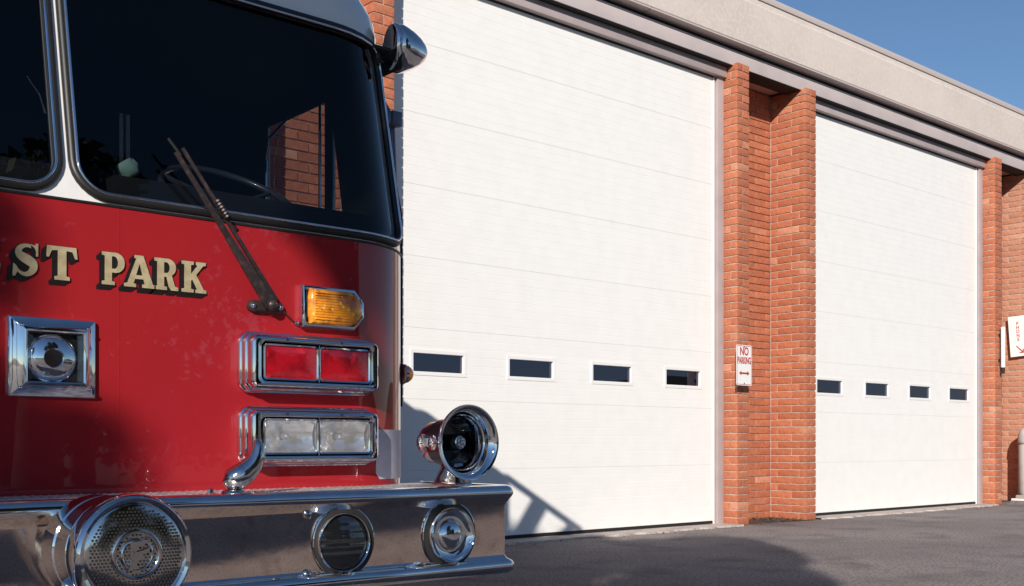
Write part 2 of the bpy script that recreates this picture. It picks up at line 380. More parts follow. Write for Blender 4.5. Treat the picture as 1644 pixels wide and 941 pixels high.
# end walls left and right of the bays
sp(MB().box((XA, 6.66, 0), (-.69, 6.9, 4.35)), 'side_wall', M['brick'])
sp(MB().box((15.06, 6.48, 0), (XB, 6.9, 4.35)), 'side_wall', M['brick_pale'])

def garage_door(k, label):
    xo = 4.56 + 5.25 * k; x0 = xo + .055; x1 = xo + 3.80; yf = 6.66
    d = bpy.data.objects.new('garage_door', None); C.objects.link(d); d.parent = ST; d.location = (xo, 0, 0); d['label'] = label
    def gp(b, name, m, **kw):
        b.v = [(x - xo, y - 6.66, z) for x, y, z in b.v]
        return b.build(name, m, d, **kw)
    wins = [xo + .286 + .948 * i for i in range(4)]; WW = .476; wz0, wz1 = 1.318, 1.455; fr = .029
    SH = .533; z00 = .045
    for s in range(8):
        za = z00 + s * SH; zb = min(za + SH - .0006, 4.262); prof = [(za, .0014), (za + .0012, .0)]
        rib = SH / 8
        for i in range(1, 8):
            z = za + i * rib
            if z > zb - .02: break
            prof += [(z - .0028, 0), (z - .0008, .0010), (z + .0008, .0010), (z + .0018, 0)]
        prof += [(zb - .0012, 0), (zb, .0014)]
        if za < wz0 < zb:
            prof = [p for p in prof if not (abs(p[0] - wz0) < .004 or abs(p[0] - wz1) < .004)]
            prof += [(wz0, 0), (wz1, 0)]; prof.sort()
        b = MB()
        for (zA, yA), (zB, yB) in zip(prof[:-1], prof[1:]):
            if za < wz0 < zb and zA >= wz0 - 1e-6 and zB <= wz1 + 1e-6:
                cuts = [x0] + [c for w in wins for c in (w, w + WW)] + [x1]; iv = list(zip(cuts[::2], cuts[1::2]))
            else: iv = [(x0, x1)]
            for a, c in iv: b.add([(a, yf + yA, zA), (c, yf + yA, zA), (c, yf + yB, zB), (a, yf + yB, zB)], [(0, 1, 2, 3)])
        # back skin keeps light out
        if za < wz0 < zb:
            b.box((x0, yf + .04, za), (x1, yf + .045, wz0)); b.box((x0, yf + .04, wz1), (x1, yf + .045, zb + .006))
            cuts = [x0] + [c for w in wins for c in (w, w + WW)] + [x1]
            for a, c in zip(cuts[::2], cuts[1::2]): b.box((a, yf + .04, wz0), (c, yf + .045, wz1))
        else: b.box((x0, yf + .04, za), (x1, yf + .045, zb + .006))
        gp(b, 'door_panel', M['door'])
    for w in wins:
        m = MB(); a, c, e, g = w - fr, w + WW + fr, wz0 - fr, wz1 + fr
        cx, cz = (a + c) / 2, (e + g) / 2; hw, hh = (c - a) / 2, (g - e) / 2
        m.loops([rrect(cx, cz, hw, hh, .004, yf + .001), rrect(cx, cz, hw - .001, hh - .001, .004, yf - .0045), rrect(cx, cz, hw - fr + .003, hh - fr + .003, .006, yf - .004),
                 rrect(cx, cz, hw - fr, hh - fr, .006, yf - .002), rrect(cx, cz, hw - fr, hh - fr, .006, yf + .03)])
        gp(m, 'window_frame', M['white'])
        gp(MB().add([(w, yf + .018, wz0), (w + WW, yf + .018, wz0), (w + WW, yf + .018, wz1), (w, yf + .018, wz1)], [(0, 1, 2, 3)]), 'pane', M['winglass'])
    gp(MB().box((x0, yf + .002, .012), (x1, yf + .03, .046)), 'bottom_seal', M['seal'])
    # steel frame: jambs and header
    for a, b in ((xo + 3.835, xo + 3.93), (xo, xo + .03)): gp(MB().box((a, 6.632, 0), (b, 6.70, 4.2745)), 'jamb', M['frame'], bevel=.003)
    gp(MB().box((xo + .002, 6.594, 4.275), (xo + 3.928, 6.70, 4.371)), 'header', M['frame'], bevel=.003)
    gp(MB().box((xo + 3.80, 6.65, .0), (xo + 3.812, 6.68, 4.27)), 'jamb_strip', M['door'])
    gp(MB().box((xo + 3.812, 6.668, .0), (xo + 3.835, 6.69, 4.274)), 'jamb_seal', M['seal'])
    gp(MB().box((xo + .03, 6.648, 4.262), (xo + 3.80, 6.66, 4.275)), 'top_seal', M['seal'])
    return d
garage_door(0, 'near white sectional bay door with four small windows, beside the fire engine')
garage_door(1, 'far white sectional bay door with four small windows, right of the brick pier')
# open bay behind the engine: frame only
f = MB(); f.box((-.69 + 3.835, 6.62, 0), (-.69 + 3.93, 6.70, 4.372)); f.box((-.69, 6.62, 0), (-.66, 6.70, 4.372)); f.box((-.66, 6.622, 4.292), (3.145, 6.70, 4.371))
sp(f, 'bay_frame', M['frame'])

# ------------------------------------------------------------------ signs, tube, bin
MF = lambda x, y, z: Matrix.Translation((x, y, z)) @ Matrix.Rotation(R(90), 4, 'X')     # flat art facing -Y
np_ = thing('parking_sign', 'white NO PARKING sign with red double arrow, on the middle brick pier', 'sign', (8.48, 6.385, 1.325))
b = MB().loops([rrect(0, .19, .118, .19, .02, .003), rrect(0, .19, .118, .19, .02, 0)], cap0=True, cap1=True); b.build('sign_plate', M['signwhite'], np_)
bd = MB().loops([rrect(0, .19, .111, .183, .017, -.0006), rrect(0, .19, .106, .178, .013, -.0006), rrect(0, .19, .106, .178, .013, -.0001), rrect(0, .19, .111, .183, .017, -.0001), rrect(0, .19, .111, .183, .017, -.0006)]); bd.build('border', M['signred'], np_)
text_mesh('lettering', 'NO', .105, M['signred'], np_, MF(0, -.001, .318), .80, bold=.0022)
text_mesh('lettering', 'PARKING', .088, M['signred'], np_, MF(0, -.001, .232), .56, bold=.0022)
ar = [(-.078, 0), (-.045, .022), (-.045, .008), (.045, .008), (.045, .022), (.078, 0), (.045, -.022), (.045, -.008), (-.045, -.008), (-.045, -.022)]
from_curve('arrow', M['signred'], [ar], .0005, np_, MF(0, -.0012, .115))
for z in (.05, .30): MB().box((-.02, .003, z), (.02, .085, z + .03)).build('bracket', M['rail'], np_)
bl = MB()
for z in (.02, .36): bl.lathe([(.007, 0), (.006, .004), (0, .005)], (0, -.0002, z), (0, -1, 0), 10)
bl.build('bolt', M['rail'], np_)

ph = thing('phone_sign', 'white PHONE sign with a red slanting arrow, on the far right brick pier', 'sign', (14.80, 6.635, 1.945))
ph.rotation_euler = (R(0), R(-4), R(-84))
b = MB().loops([rrect(0, .27, .12, .27, .006, .012), rrect(0, .27, .12, .27, .006, 0)], cap0=True, cap1=True); b.build('sign_plate', M['signwhite'], ph)
for i, ch in enumerate('PHONE'): text_mesh('lettering', ch, .062, M['signred'], ph, MF(-.005, -.001, .435 - i * .053), .85, bold=.0012)
aw = [(-.055, .062), (-.045, .07), (.028, -.01), (.028, .02), (.042, .02), (.042, -.036), (-.014, -.036), (-.014, -.022), (.018, -.022)]
from_curve('arrow', M['signred'], [aw], .0005, ph, MF(.012, -.001, .075))
MB().box((.1065, -.0016, .004), (.119, .0, .536)).build('edge_stripe', M['signyellow'], ph)
MB().box((-.10, .012, .05), (.10, .06, .49)).build('bracket', M['seal'], ph)

tb = thing('wall_tube', 'slim white upright tube with a dark end, on the pier beside the PHONE sign', 'wall tube', (13.845, 6.42, 1.66))
MB().lathe([(0, .08), (.024, .08), (.026, .085), (.026, .585), (.024, .59), (0, .59)], (0, 0, 0), (0, 0, 1), 16).build('tube', M['signwhite'], tb, smooth=40)
MB().lathe([(0, 0), (.018, .004), (.022, .02), (.022, .08), (0, .08)], (0, 0, 0), (0, 0, 1), 14).build('end_cap', M['seal'], tb, smooth=40)
for z in (.16, .48): MB().box((-.012, .02, z), (.012, .055, z + .03)).build('bracket', M['seal'], tb)

bn = thing('litter_bin', 'pale grey round bin with a domed top, on the pavement at the right edge', 'bin', (14.64, 6.36, .115))
MB().lathe([(0, 0), (.20, 0), (.21, .02), (.21, .64), (.204, .655), (0, .655)], (0, 0, 0), (0, 0, 1), 36).build('body', M['binwhite'], bn, smooth=40)
MB().lathe([(.212, .662), (.218, .67), (.218, .70), (.21, .78), (.185, .84), (.13, .88), (.07, .90), (0, .905)], (0, 0, 0), (0, 0, 1), 36).build('dome_lid', M['binwhite'], bn, smooth=50)
MB().box((-.09, -.222, .71), (.09, -.16, .80)).build('flap', M['seal'], bn, bevel=.004)

# ------------------------------------------------------------------ fire engine
FE = thing('fire_engine', 'red fire engine with white upper cab, chrome bumper and FOREST PARK in gold letters', 'fire engine', (.94, 2.76, 0))
HX = 1.165; RC = .30; FL = HX - RC; UA = FL + RC * math.pi / 2
def rake(z): return max(0, z - 1.40) * .215 if z < 2.06 else .142
def surf(u, z, off=0.):
    """point on the cab skin; u = distance along the plan outline from the centre line"""
    s = -1 if u < 0 else 1; a = abs(u)
    if a <= FL: x, y, nx, ny = a, 0, 0, -1
    elif a <= UA:
        t = (a - FL) / RC; x, y, nx, ny = FL + RC * math.sin(t), RC - RC * math.cos(t), math.sin(t), -math.cos(t)
    else: x, y, nx, ny = HX, RC + a - UA, 1, 0
    y += rake(z) * (1 if a < UA else max(0, 1 - (a - UA) / .4))
    return Vector((s * (x + nx * off), y + ny * off, z))
def ugrid(umin, umax):
    us = [umin]; st = [-(UA + 3), -UA] + [-(FL + RC * math.pi / 2 * k / 12) for k in range(11, -1, -1)] + [-.6, -.3, 0, .3, .6] + [FL + RC * math.pi / 2 * k / 12 for k in range(0, 13)] + [UA + .15, UA + .3, UA + .45, UA + 3]
    us += [u for u in sorted(st) if umin + .001 < u < umax - .001]; us.append(umax); return us
def skin(u0, u1, zs, off=0.):
    us = ugrid(u0, u1); return MB().loops([[surf(u, z, off) for u in us] for z in zs], closed=False)
def fpart(b, name, m, parent=None, **k): return b.build(name, m, parent or FE, **k)
UB = UA + 3.0
fpart(skin(-UB, UB, [.36, .66, 1.0, 1.2, 1.378]), 'body_panel', M['red'], smooth=40)
# thin panel seam and trim line at the belt
fpart(MB().tube([surf(u, 1.379, .001) for u in ugrid(-UB, UB)], .0035, 6), 'belt_trim', M['rubber'], smooth=60)
fpart(MB().box((.150, -.0008, .662), (.1518, .002, 1.374)), 'panel_seam', M['red'])
# windscreens with gaskets
def rl(u0, u1, z0, z1, r, n=8):
    out = []
    for cu, cz, a0 in ((u1 - r, z1 - r, 0), (u0 + r, z1 - r, 90), (u0 + r, z0 + r, 180), (u1 - r, z0 + r, 270)):
        for k in range(n + 1): t = R(a0 + 90 * k / n); out.append((cu + r * math.cos(t), cz + r * math.sin(t)))
    d = []
    for i in range(len(out)):
        a = out[i]; b = out[(i + 1) % len(out)]; d.append(a)
        L = abs(a[0] - b[0]) + abs(a[1] - b[1])
        if L > .15:
            q = int(L / .05)
            for j in range(1, q): d.append((a[0] + (b[0] - a[0]) * j / q, a[1] + (b[1] - a[1]) * j / q))
    return d
PU0, PU1, PZ0, PZ1 = .027, 1.100, 1.405, 2.045
for sgn in (1, -1):
    PU0 = .037 if sgn > 0 else -.009
    lp = rl(PU0 + .012, PU1, PZ0, PZ1, .075)
    outer = []
    U0, U1, Z0, Z1 = .023 * sgn, 1.128, 1.378, 2.062
    cu, cz = (PU0 + PU1) / 2, (PZ0 + PZ1) / 2
    for u, z in lp:
        # push each loop point out to the rectangle edge nearest to it
        if PU0 + .087 < u < PU1 - .075: o = (u, Z1 if z > cz else Z0)
        elif PZ0 + .075 < z < PZ1 - .075: o = (U1 if u > cu else U0, z)
        else:
            su = 1 if u > cu else -1; sz = 1 if z > cz else -1
            ku = (PU1 - .075) if su > 0 else (PU0 + .087); kz = (PZ1 - .075) if sz > 0 else (PZ0 + .075)
            a = math.atan2(abs(z - kz), abs(u - ku) + 1e-9)
            eu, ez = (U1 if su > 0 else U0), (Z1 if sz > 0 else Z0)
            o = (eu, kz + (ez - kz) * min(1, math.tan(a))) if a <= math.pi / 4 + 1e-6 else (ku + (eu - ku) * min(1, 1 / math.tan(a)), ez)
        outer.append(o)
    f = MB().loops([[surf(sgn * u, z) for u, z in outer], [surf(sgn * u, z) for u, z in lp], [surf(sgn * u, z, -.02) for u, z in lp]])
    fpart(f, 'windscreen_surround', M['cabwhite'], smooth=40)
    ws = bpy.data.objects.new('windscreen', None); C.objects.link(ws); ws.parent = FE
    # glass: grid clipped to a rounded rectangle
    g = MB(); nz = 24
    rows = []
    nu = 40
    for i in range(nz + 1):
        z = PZ0 + (PZ1 - PZ0) * i / nz; e = min(z - PZ0, PZ1 - z); r = .075
        ins = r - math.sqrt(max(0, r * r - (r - e) ** 2)) if e < r else 0
        rows.append([surf(sgn * (PU0 + .012 + ins + (PU1 - PU0 - .012 - 2 * ins) * j / nu), z, -.006) for j in range(nu + 1)])
    g.loops(rows, closed=False); fpart(g, 'pane', M['glass'], ws, smooth=60)
    fpart(MB().tube([surf(sgn * u, z, .002) for u, z in rl(PU0 + .004, PU1 + .008, PZ0 - .008, PZ1 + .008, .083)], .0125, 10, closed=True), 'rubber_gasket', M['rubber'], ws, smooth=60)
    fpart(MB().tube([surf(sgn * u, z, .013) for u, z in rl(PU0 + .012, PU1 + .001, PZ0, PZ1, .076)], .0042, 8, closed=True), 'chrome_bead', M['chrome'], ws, smooth=60)
    # corner post
    fpart(MB().loops([[surf(sgn * u, z) for u in (1.126, 1.17, 1.21, 1.25, 1.29, UA, UA + .06)] for z in (1.378, 1.5, 1.7, 1.9, 2.062)], closed=False), 'corner_post', M['cabwhite'], smooth=60)
    # side walls: pillars around a vent window and a door window
    x0, x1 = (HX - .008, HX) if sgn > 0 else (-HX, -HX + .008)
    w = MB()
    w.prism_x([(.36, 1.378), (3.2, 1.378), (3.2, 1.50), (.36, 1.50)], x0, x1)
    w.prism_x([(.36, 1.50), (.52, 1.50), (.605, 1.92), (.605, 2.0), (.36, 2.0)], x0, x1)
    w.prism_x([(.60, 1.50), (.656, 1.50), (.656, 2.0), (.60, 2.0)], x0, x1)
    w.prism_x([(1.07, 1.50), (1.75, 1.50), (1.75, 2.0), (1.07, 2.0)], x0, x1)
    w.prism_x([(2.35, 1.50), (3.2, 1.50), (3.2, 2.0), (2.35, 2.0)], x0, x1)
    w.prism_x([(.36, 2.0), (3.2, 2.0), (3.2, 2.075), (.36, 2.075)], x0, x1)
    fpart(w, 'side_wall', M['cabwhite'])
    xi = (x0 - .006, x0 - .001) if sgn > 0 else (x1 + .001, x1 + .006)
    w = MB()
    w.prism_x([(.18, .9), (3.2, .9), (3.2, 1.52), (.18, 1.52)], *xi)
    w.prism_x([(.18, 1.52), (.52, 1.52), (.60, 1.92), (.60, 2.0), (.32, 2.0)], *xi)
    w.prism_x([(.605, 1.52), (.65, 1.52), (.65, 2.0), (.605, 2.0)], *xi)
    w.prism_x([(1.075, 1.52), (1.75, 1.52), (1.75, 2.0), (1.075, 2.0)], *xi)
    w.prism_x([(.18, 2.0), (3.2, 2.0), (3.2, 2.075), (.18, 2.075)], *xi)
    fpart(w, 'door_lining', M['dark'])
    xc = (x0 + x1) / 2
    for pts in ([(.655, 1.5), (1.07, 1.5), (1.07, 2.0), (.655, 2.0)], [(.52, 1.5), (.60, 1.5), (.60, 1.90)], [(1.75, 1.5), (2.35, 1.5), (2.35, 2.0), (1.75, 2.0)]):
        fpart(MB().add([(xc, y, z) for y, z in pts], [tuple(range(len(pts)))]), 'side_pane', M['sideglass'])
    fpart(MB().tube([(xc - sgn * .02, .665, 1.5), (xc - sgn * .02, .665, 1.99), (xc - sgn * .02, .9, 1.99), (xc - sgn * .02, 1.03, 1.95), (xc - sgn * .02, 1.058, 1.87), (xc - sgn * .02, 1.06, 1.5)], .006, 8), 'window_channel', M['chrome'])
# roof with rounded brow
prof = [(0, 2.06), (-.002, 2.10), (.008, 2.15), (.03, 2.195), (.065, 2.235), (.12, 2.27), (.2, 2.295), (.36, 2.315)]
us = ugrid(-UB, UB)
rf = MB().loops([[surf(u, z, -i) for u in us] for i, z in prof], closed=False)
top = [surf(u, 2.315, -.36) for u in us]
rf.add(top, [tuple(range(len(top)))])
fpart(rf, 'roof', M['cabwhite'], smooth=50)
fpart(MB().tube([surf(u, 2.058, .004) for u in ugrid(-UA - .3, UA + .3)], .009, 8), 'drip_rail', M['rubber'], smooth=60)
fpart(MB().box((-HX + .07, .62, 2.27), (HX - .07, 3.3, 2.67)), 'raised_roof', M['cabwhite'], bevel=.03)
for sx in (-1, 1):
    rr_ = bpy.data.objects.new('roof_rail', None); C.objects.link(rr_); rr_.parent = FE
    MB().tube([(sx * 1.09, .66, 2.65), (sx * 1.10, .3, 2.65), (sx * 1.11, -.05, 2.65)], .03, 10).build('rail_bar', M['chrome'], rr_, smooth=60)
    MB().tube([(sx * 1.10, .34, 2.65), (sx * 1.04, .48, 2.28)], .06, 10).build('rail_post', M['chrome'], rr_, smooth=60)
    MB().tube([(sx * 1.11, .02, 2.65), (sx * 1.02, .26, 2.28)], .035, 10).build('rail_post', M['chrome'], rr_, smooth=60)
# rear body
fpart(MB().box((-1.20, 3.2, .45), (1.20, 7.6, 2.62)), 'rear_body', M['red'], bevel=.03)
fpart(MB().box((-.45, .05, .30), (.45, 7.4, .52)), 'chassis', M['dark'])
fpart(MB().loops([rrect(0, 2.80, .78, .085, .04, .82), rrect(0, 2.80, .80, .095, .05, .86), rrect(0, 2.80, .80, .095, .05, 1.06), rrect(0, 2.80, .78, .085, .04, 1.10)], cap0=True, cap1=True), 'light_bar', M['redlens'], smooth=50)
fpart(MB().box((-.5, .88, 2.66), (.5, 1.04, 2.72)), 'light_bar_mount', M['rubber'])
# cab interior
i_ = MB(); i_.box((-HX + .04, 1.66, .7), (HX - .04, 1.70, 2.07)); i_.box((-HX + .04, .2, .8), (HX - .04, 1.66, .84))
fpart(i_, 'cab_bulkhead', M['dark'])
fpart(skin(-FL - .35, FL + .35, [1.0, 1.38], -.03), 'inner_front', M['dark'])
fpart(MB().box((-HX + .06, .17, 2.04), (HX - .06, 1.68, 2.05)), 'headliner', M['dark'])
fpart(MB().prism_x([(.08, 1.30), (.10, 1.47), (.16, 1.50), (.32, 1.49), (.42, 1.40), (.42, 1.1), (.08, 1.1)], -HX + .16, HX - .12), 'dashboard', M['dark'], bevel=.01)
fpart(MB().box((-.30, .45, .85), (.28, 1.5, 1.42)), 'engine_cover', M['dark'], bevel=.05)
for sx in (.72, -.72):
    fpart(MB().box((sx - .26, .8, 1.05), (sx + .26, 1.3, 1.22)), 'seat', M['dark'], bevel=.04)
    fpart(MB().box((sx - .25, 1.25, 1.15), (sx + .25, 1.42, 1.80)), 'seat_back', M['dark'], bevel=.05)
fpart(MB().box((-.62, .95, 1.30), (-.08, 1.25, 1.56)), 'jump_seat', M['seat'], bevel=.06)
swc = Vector((.63, .34, 1.53)); sax = Vector((0, -.55, .83)).normalized(); sv = Vector((1, 0, 0)); sw = sax.cross(sv)
wh = MB().tube([swc + (sv * math.cos(t) + sw * math.sin(t)) * .21 for t in [2 * math.pi * k / 40 for k in range(40)]], .011, 10, closed=True)
for t in (0.5, 2.64, 4.71): wh.tube([swc - sax * .03, swc + (sv * math.cos(t) + sw * math.sin(t)) * .21], .008, 6)
wh.lathe([(.05, -.05), (.05, 0), (0, .01)], swc - sax * .03, sax, 14)
fpart(wh, 'steering_wheel', M['wheelgrey'], smooth=50)
fpart(MB().tube([swc - sax * .05, swc - sax * .45], .025, 8), 'steering_column', M['dark'])
for x in (.49, .512): fpart(MB().tube([(x, .84, 1.71), (x, .84, 1.87)], .007, 8), 'grab_bar', M['signwhite'], smooth=60)  # white paint stands in for bright reflections on chrome bars
fpart(MB().tube([(.24, 1.0, 1.98), (.28, 1.0, 1.93), (.30, 1.0, 1.87)], .007, 8), 'visor_arm', M['chrome'], smooth=60)
cl = MB().loops([[(1.178 + .010 * (k / 8) * 2 + (.004 + .026 * math.sin(math.pi * k / 8) ** .6 * (1 + .18 * math.sin(3 * t + k))) * math.cos(t), 2.945 + .016 * math.sin(t) * math.sin(math.pi * k / 8) ** .6, 1.500 + .052 * k / 8 + .005 * math.sin(2 * t)) for t in [2 * math.pi * j / 14 for j in range(14)]] for k in range(9)], cap0=True, cap1=True)
o = cl.build('cleaning_cloth', M['green'], smooth=60); o['label'] = 'small crumpled pale green cloth lying on the dashboard behind the windscreen'; o['category'] = 'cloth'
# wheels
for sx in (-1, 1):
    for y in (1.15, 6.2):
        wl = bpy.data.objects.new('wheel', None); C.objects.link(wl); wl.parent = FE; wl.location = (sx * .98, y, .48)
        MB().lathe([(.27, -.12), (.40, -.14), (.47, -.12), (.485, -.08), (.485, .08), (.47, .12), (.40, .14), (.27, .12)], (0, 0, 0), (1, 0, 0), 40).build('tyre', M['tyre'], wl, smooth=40)
        MB().lathe([(0, sx * .06), (.08, sx * .08), (.10, sx * .03), (.24, sx * .03), (.275, sx * .12), (.275, -sx * .12)], (0, 0, 0), (1, 0, 0), 32).build('rim', M['chrome'], wl, smooth=40)

# bumper -----------------------------------------------------------
BY = -.345; BZ = .66; BX = 1.194
bp = bpy.data.objects.new('bumper', None); C.objects.link(bp); bp.parent = FE
lip = [(-.030, BZ - .002), (-.022, BZ), (-.012, BZ - .003), (-.004, BZ - .009), (.0005, BZ - .018), (.0005, BZ - .026), (-.004, BZ - .033)]
face = [(-.004, BZ - .033), (-.020, BZ - .052), (-.024, BZ - .060), (-.0245, .456)]
flange = [(-.0245, .456), (-.018, .447), (-.002, .439), (.003, .430), (.0, .413), (-.012, .404), (-.05, .402)]
def outline(o, n=6):                      # plan outline of the bumper, offset o outwards
    pts = [(-BX - o, .10)]
    for s in (-1, 1):
        cx = s * (BX - .035)
        for k in range(n + 1):
            t = R(180 + 90 * k / n) if s < 0 else R(270 + 90 * k / n)
            pts.append((cx + (.035 + o) * math.cos(t), BY + .035 + (.035 + o) * math.sin(t)))
    pts.append((BX + o, .10))
    return pts
for nm, pf, mt in (('bumper_lip', lip, 'chrome'), ('bumper_face', face, 'bumper'), ('bumper_flange', flange, 'chrome')):
    fpart(MB().loops([[(x, y, z) for x, y in outline(o)] for o, z in pf], closed=False), nm, M[mt], bp, smooth=50)
tp = MB().add([(x, y, BZ - .006) for x, y in outline(-.028)], [tuple(range(len(outline(0))))])
fpart(tp, 'bumper_deck', M['tread'], bp)
tr = MB()                                  # raised diamonds of the tread plate
nx = 0
for j in range(16):
    for i in range(118):
        x = -1.15 + i * .0195 + (j % 2) * .0098; y = BY + .045 + j * .0185
        if y > -.012: continue
        s = 1 if (i + j) % 2 else -1
        L, w_, h = .0085, .0028, .0022
        ca, sa = math.cos(s * .75), math.sin(s * .75)
        q = [(L, 0), (0, w_), (-L, 0), (0, -w_)]
        tr.add([(x + a * ca - b * sa, y + a * sa + b * ca, BZ - .0058) for a, b in q] + [(x, y, BZ - .0058 + h)], [(0, 1, 4), (1, 2, 4), (2, 3, 4), (3, 0, 4)])
stuff(fpart(tr, 'tread_pattern', M['tread'], bp))
for sx in (-1, 1):
    for z in (.602, .449):
        fpart(MB().lathe([(.0135, 0), (.013, .004), (.009, .008), (0, .0095)], (sx * .504, BY + .0235, z), (0, -1, 0), 18), 'bolt', M['chrome_worn'], bp, smooth=60)
def round_lamp(x, kind):
    l = bpy.data.objects.new('bumper_light', None); C.objects.link(l); l.parent = FE; l.location = (x, BY + .023, .525)
    l['label'] = 'dark round bumper light with horizontal ribs' if kind else 'round bumper light with a bright chrome bowl'
    MB().lathe([(.0935, 0), (.0935, .003), (.0915, .004), (.0905, .001), (.080, .0005)], (0, 0, 0), (0, -1, 0), 48).build('outer_ring', M['chrome'], l, smooth=40)
    MB().lathe([(.0912, .0042), (.078, .0046), (.074, .002)], (0, 0, 0), (0, -1, 0), 48, cap1=True).build('recess', M['seal'], l)
    ox = -.007 if kind else 0
    MB().lathe([(.0765, .003), (.0775, .016), (.0750, .0205), (.0725, .018), (.0715, .010)], (ox, 0, 0), (0, -1, 0), 48).build('rim', M['chrome'], l, smooth=50)
    if kind:
        r = .0695; b = MB(); n = 30; cols = []
        for i in range(n + 1):
            z = -r + 2 * r * i / n; hw = math.sqrt(max(1e-6, r * r - z * z)); rr = []
            for j in range(15):
                xx = -hw + 2 * hw * j / 14; d = (xx * xx + z * z) / (r * r)
                rr.append((ox + xx, -(.011 + .012 * (1 - d) + .0014 * abs(math.sin(z * math.pi / .0215))), z))
            cols.append(rr)
        b.loops(cols, closed=False).build('lens', M['lampdark'], l, smooth=25)
        MB().box((-.014, -.018, -.0865), (.010, -.004, -.0785)).build('clip', M['chrome'], l, bevel=.002)
    else:
        MB().lathe([(.0725, .0175), (.068, .011), (.060, .006), (.050, .0035), (.043, .004), (.039, .010), (.033, .016), (.023, .0205), (.012, .0225), (0, .023)], (0, 0, 0), (0, -1, 0), 48).build('bowl', M['bowl'], l, smooth=50)
        MB().lathe([(.0725, .0185), (.05, .0225), (.025, .0245), (0, .0252)], (0, -.0005, 0), (0, -1, 0), 40).build('lens', M['lensglass'], l, smooth=60)
for sx in (1, -1): round_lamp(sx * .612, 1); round_lamp(sx * .957, 0)

# siren speaker in the middle of the bumper -------------------------
sp_ = bpy.data.objects.new('siren_speaker', None); C.objects.link(sp_); sp_.parent = FE; sp_.location = (-.035, -.56, .553)
sr = .118
MB().lathe([(.06, -.24), (.105, -.235), (.116, -.22), (.116, -.155), (.109, -.150), (.109, -.143), (.117, -.138), (.117, -.075), (.111, -.07), (.111, -.063), (.121, -.058), (.124, -.04), (.1245, -.02), (.122, -.004), (.115, .004), (.108, .002), (.105, -.004)], (0, 0, 0), (0, -1, 0), 64).build('housing', M['chrome'], sp_, smooth=35)
MB().lathe([(.106, -.003), (.098, .001), (.05, .002), (0, .002)], (0, 0, 0), (0, -1, 0), 56).build('grille', M['chrome_worn'], sp_, smooth=40)
h = MB(); s = .0078
for j in range(-15, 16):
    for i in range(-15, 16):
        x = (i + (j % 2) * .5) * s; z = j * s * .866; r = math.hypot(x, z)
        if r > .096 or .043 < r < .054 or r < .014 or .030 < r < .034: continue
        if abs(x + .006) < .009 and abs(z) < .024: continue
        y = -.0028
        h.add([(x + .0027 * math.cos(a), y, z + .0027 * math.sin(a)) for a in [k * math.pi / 4 for k in range(8)]], [tuple(range(8))])
stuff(h.build('grille_holes', M['seal'], sp_))
MB().lathe([(.053, .002), (.053, .0065), (.050, .008), (.046, .008), (.0435, .006), (.0435, .002)], (0, 0, 0), (0, -1, 0), 48).build('emblem_ring', M['chrome_worn'], sp_, smooth=40)
MB().lathe([(.034, .002), (.034, .006), (.0315, .007), (.0295, .006), (.0295, .002)], (0, 0, 0), (0, -1, 0), 40).build('inner_ring', M['chrome_worn'], sp_, smooth=40)
Fp = [(-.018, .026), (.026, .031), (.012, .019), (-.004, .016), (-.003, .006), (.022, .012), (.026, .018), (.024, .004), (-.003, -.004), (-.003, -.022), (.004, -.028), (-.022, -.030), (-.016, -.022), (-.015, .016)]
from_curve('emblem_letter', M['chrome_worn'], [Fp], .003, sp_, MF(0, -.006, 0))

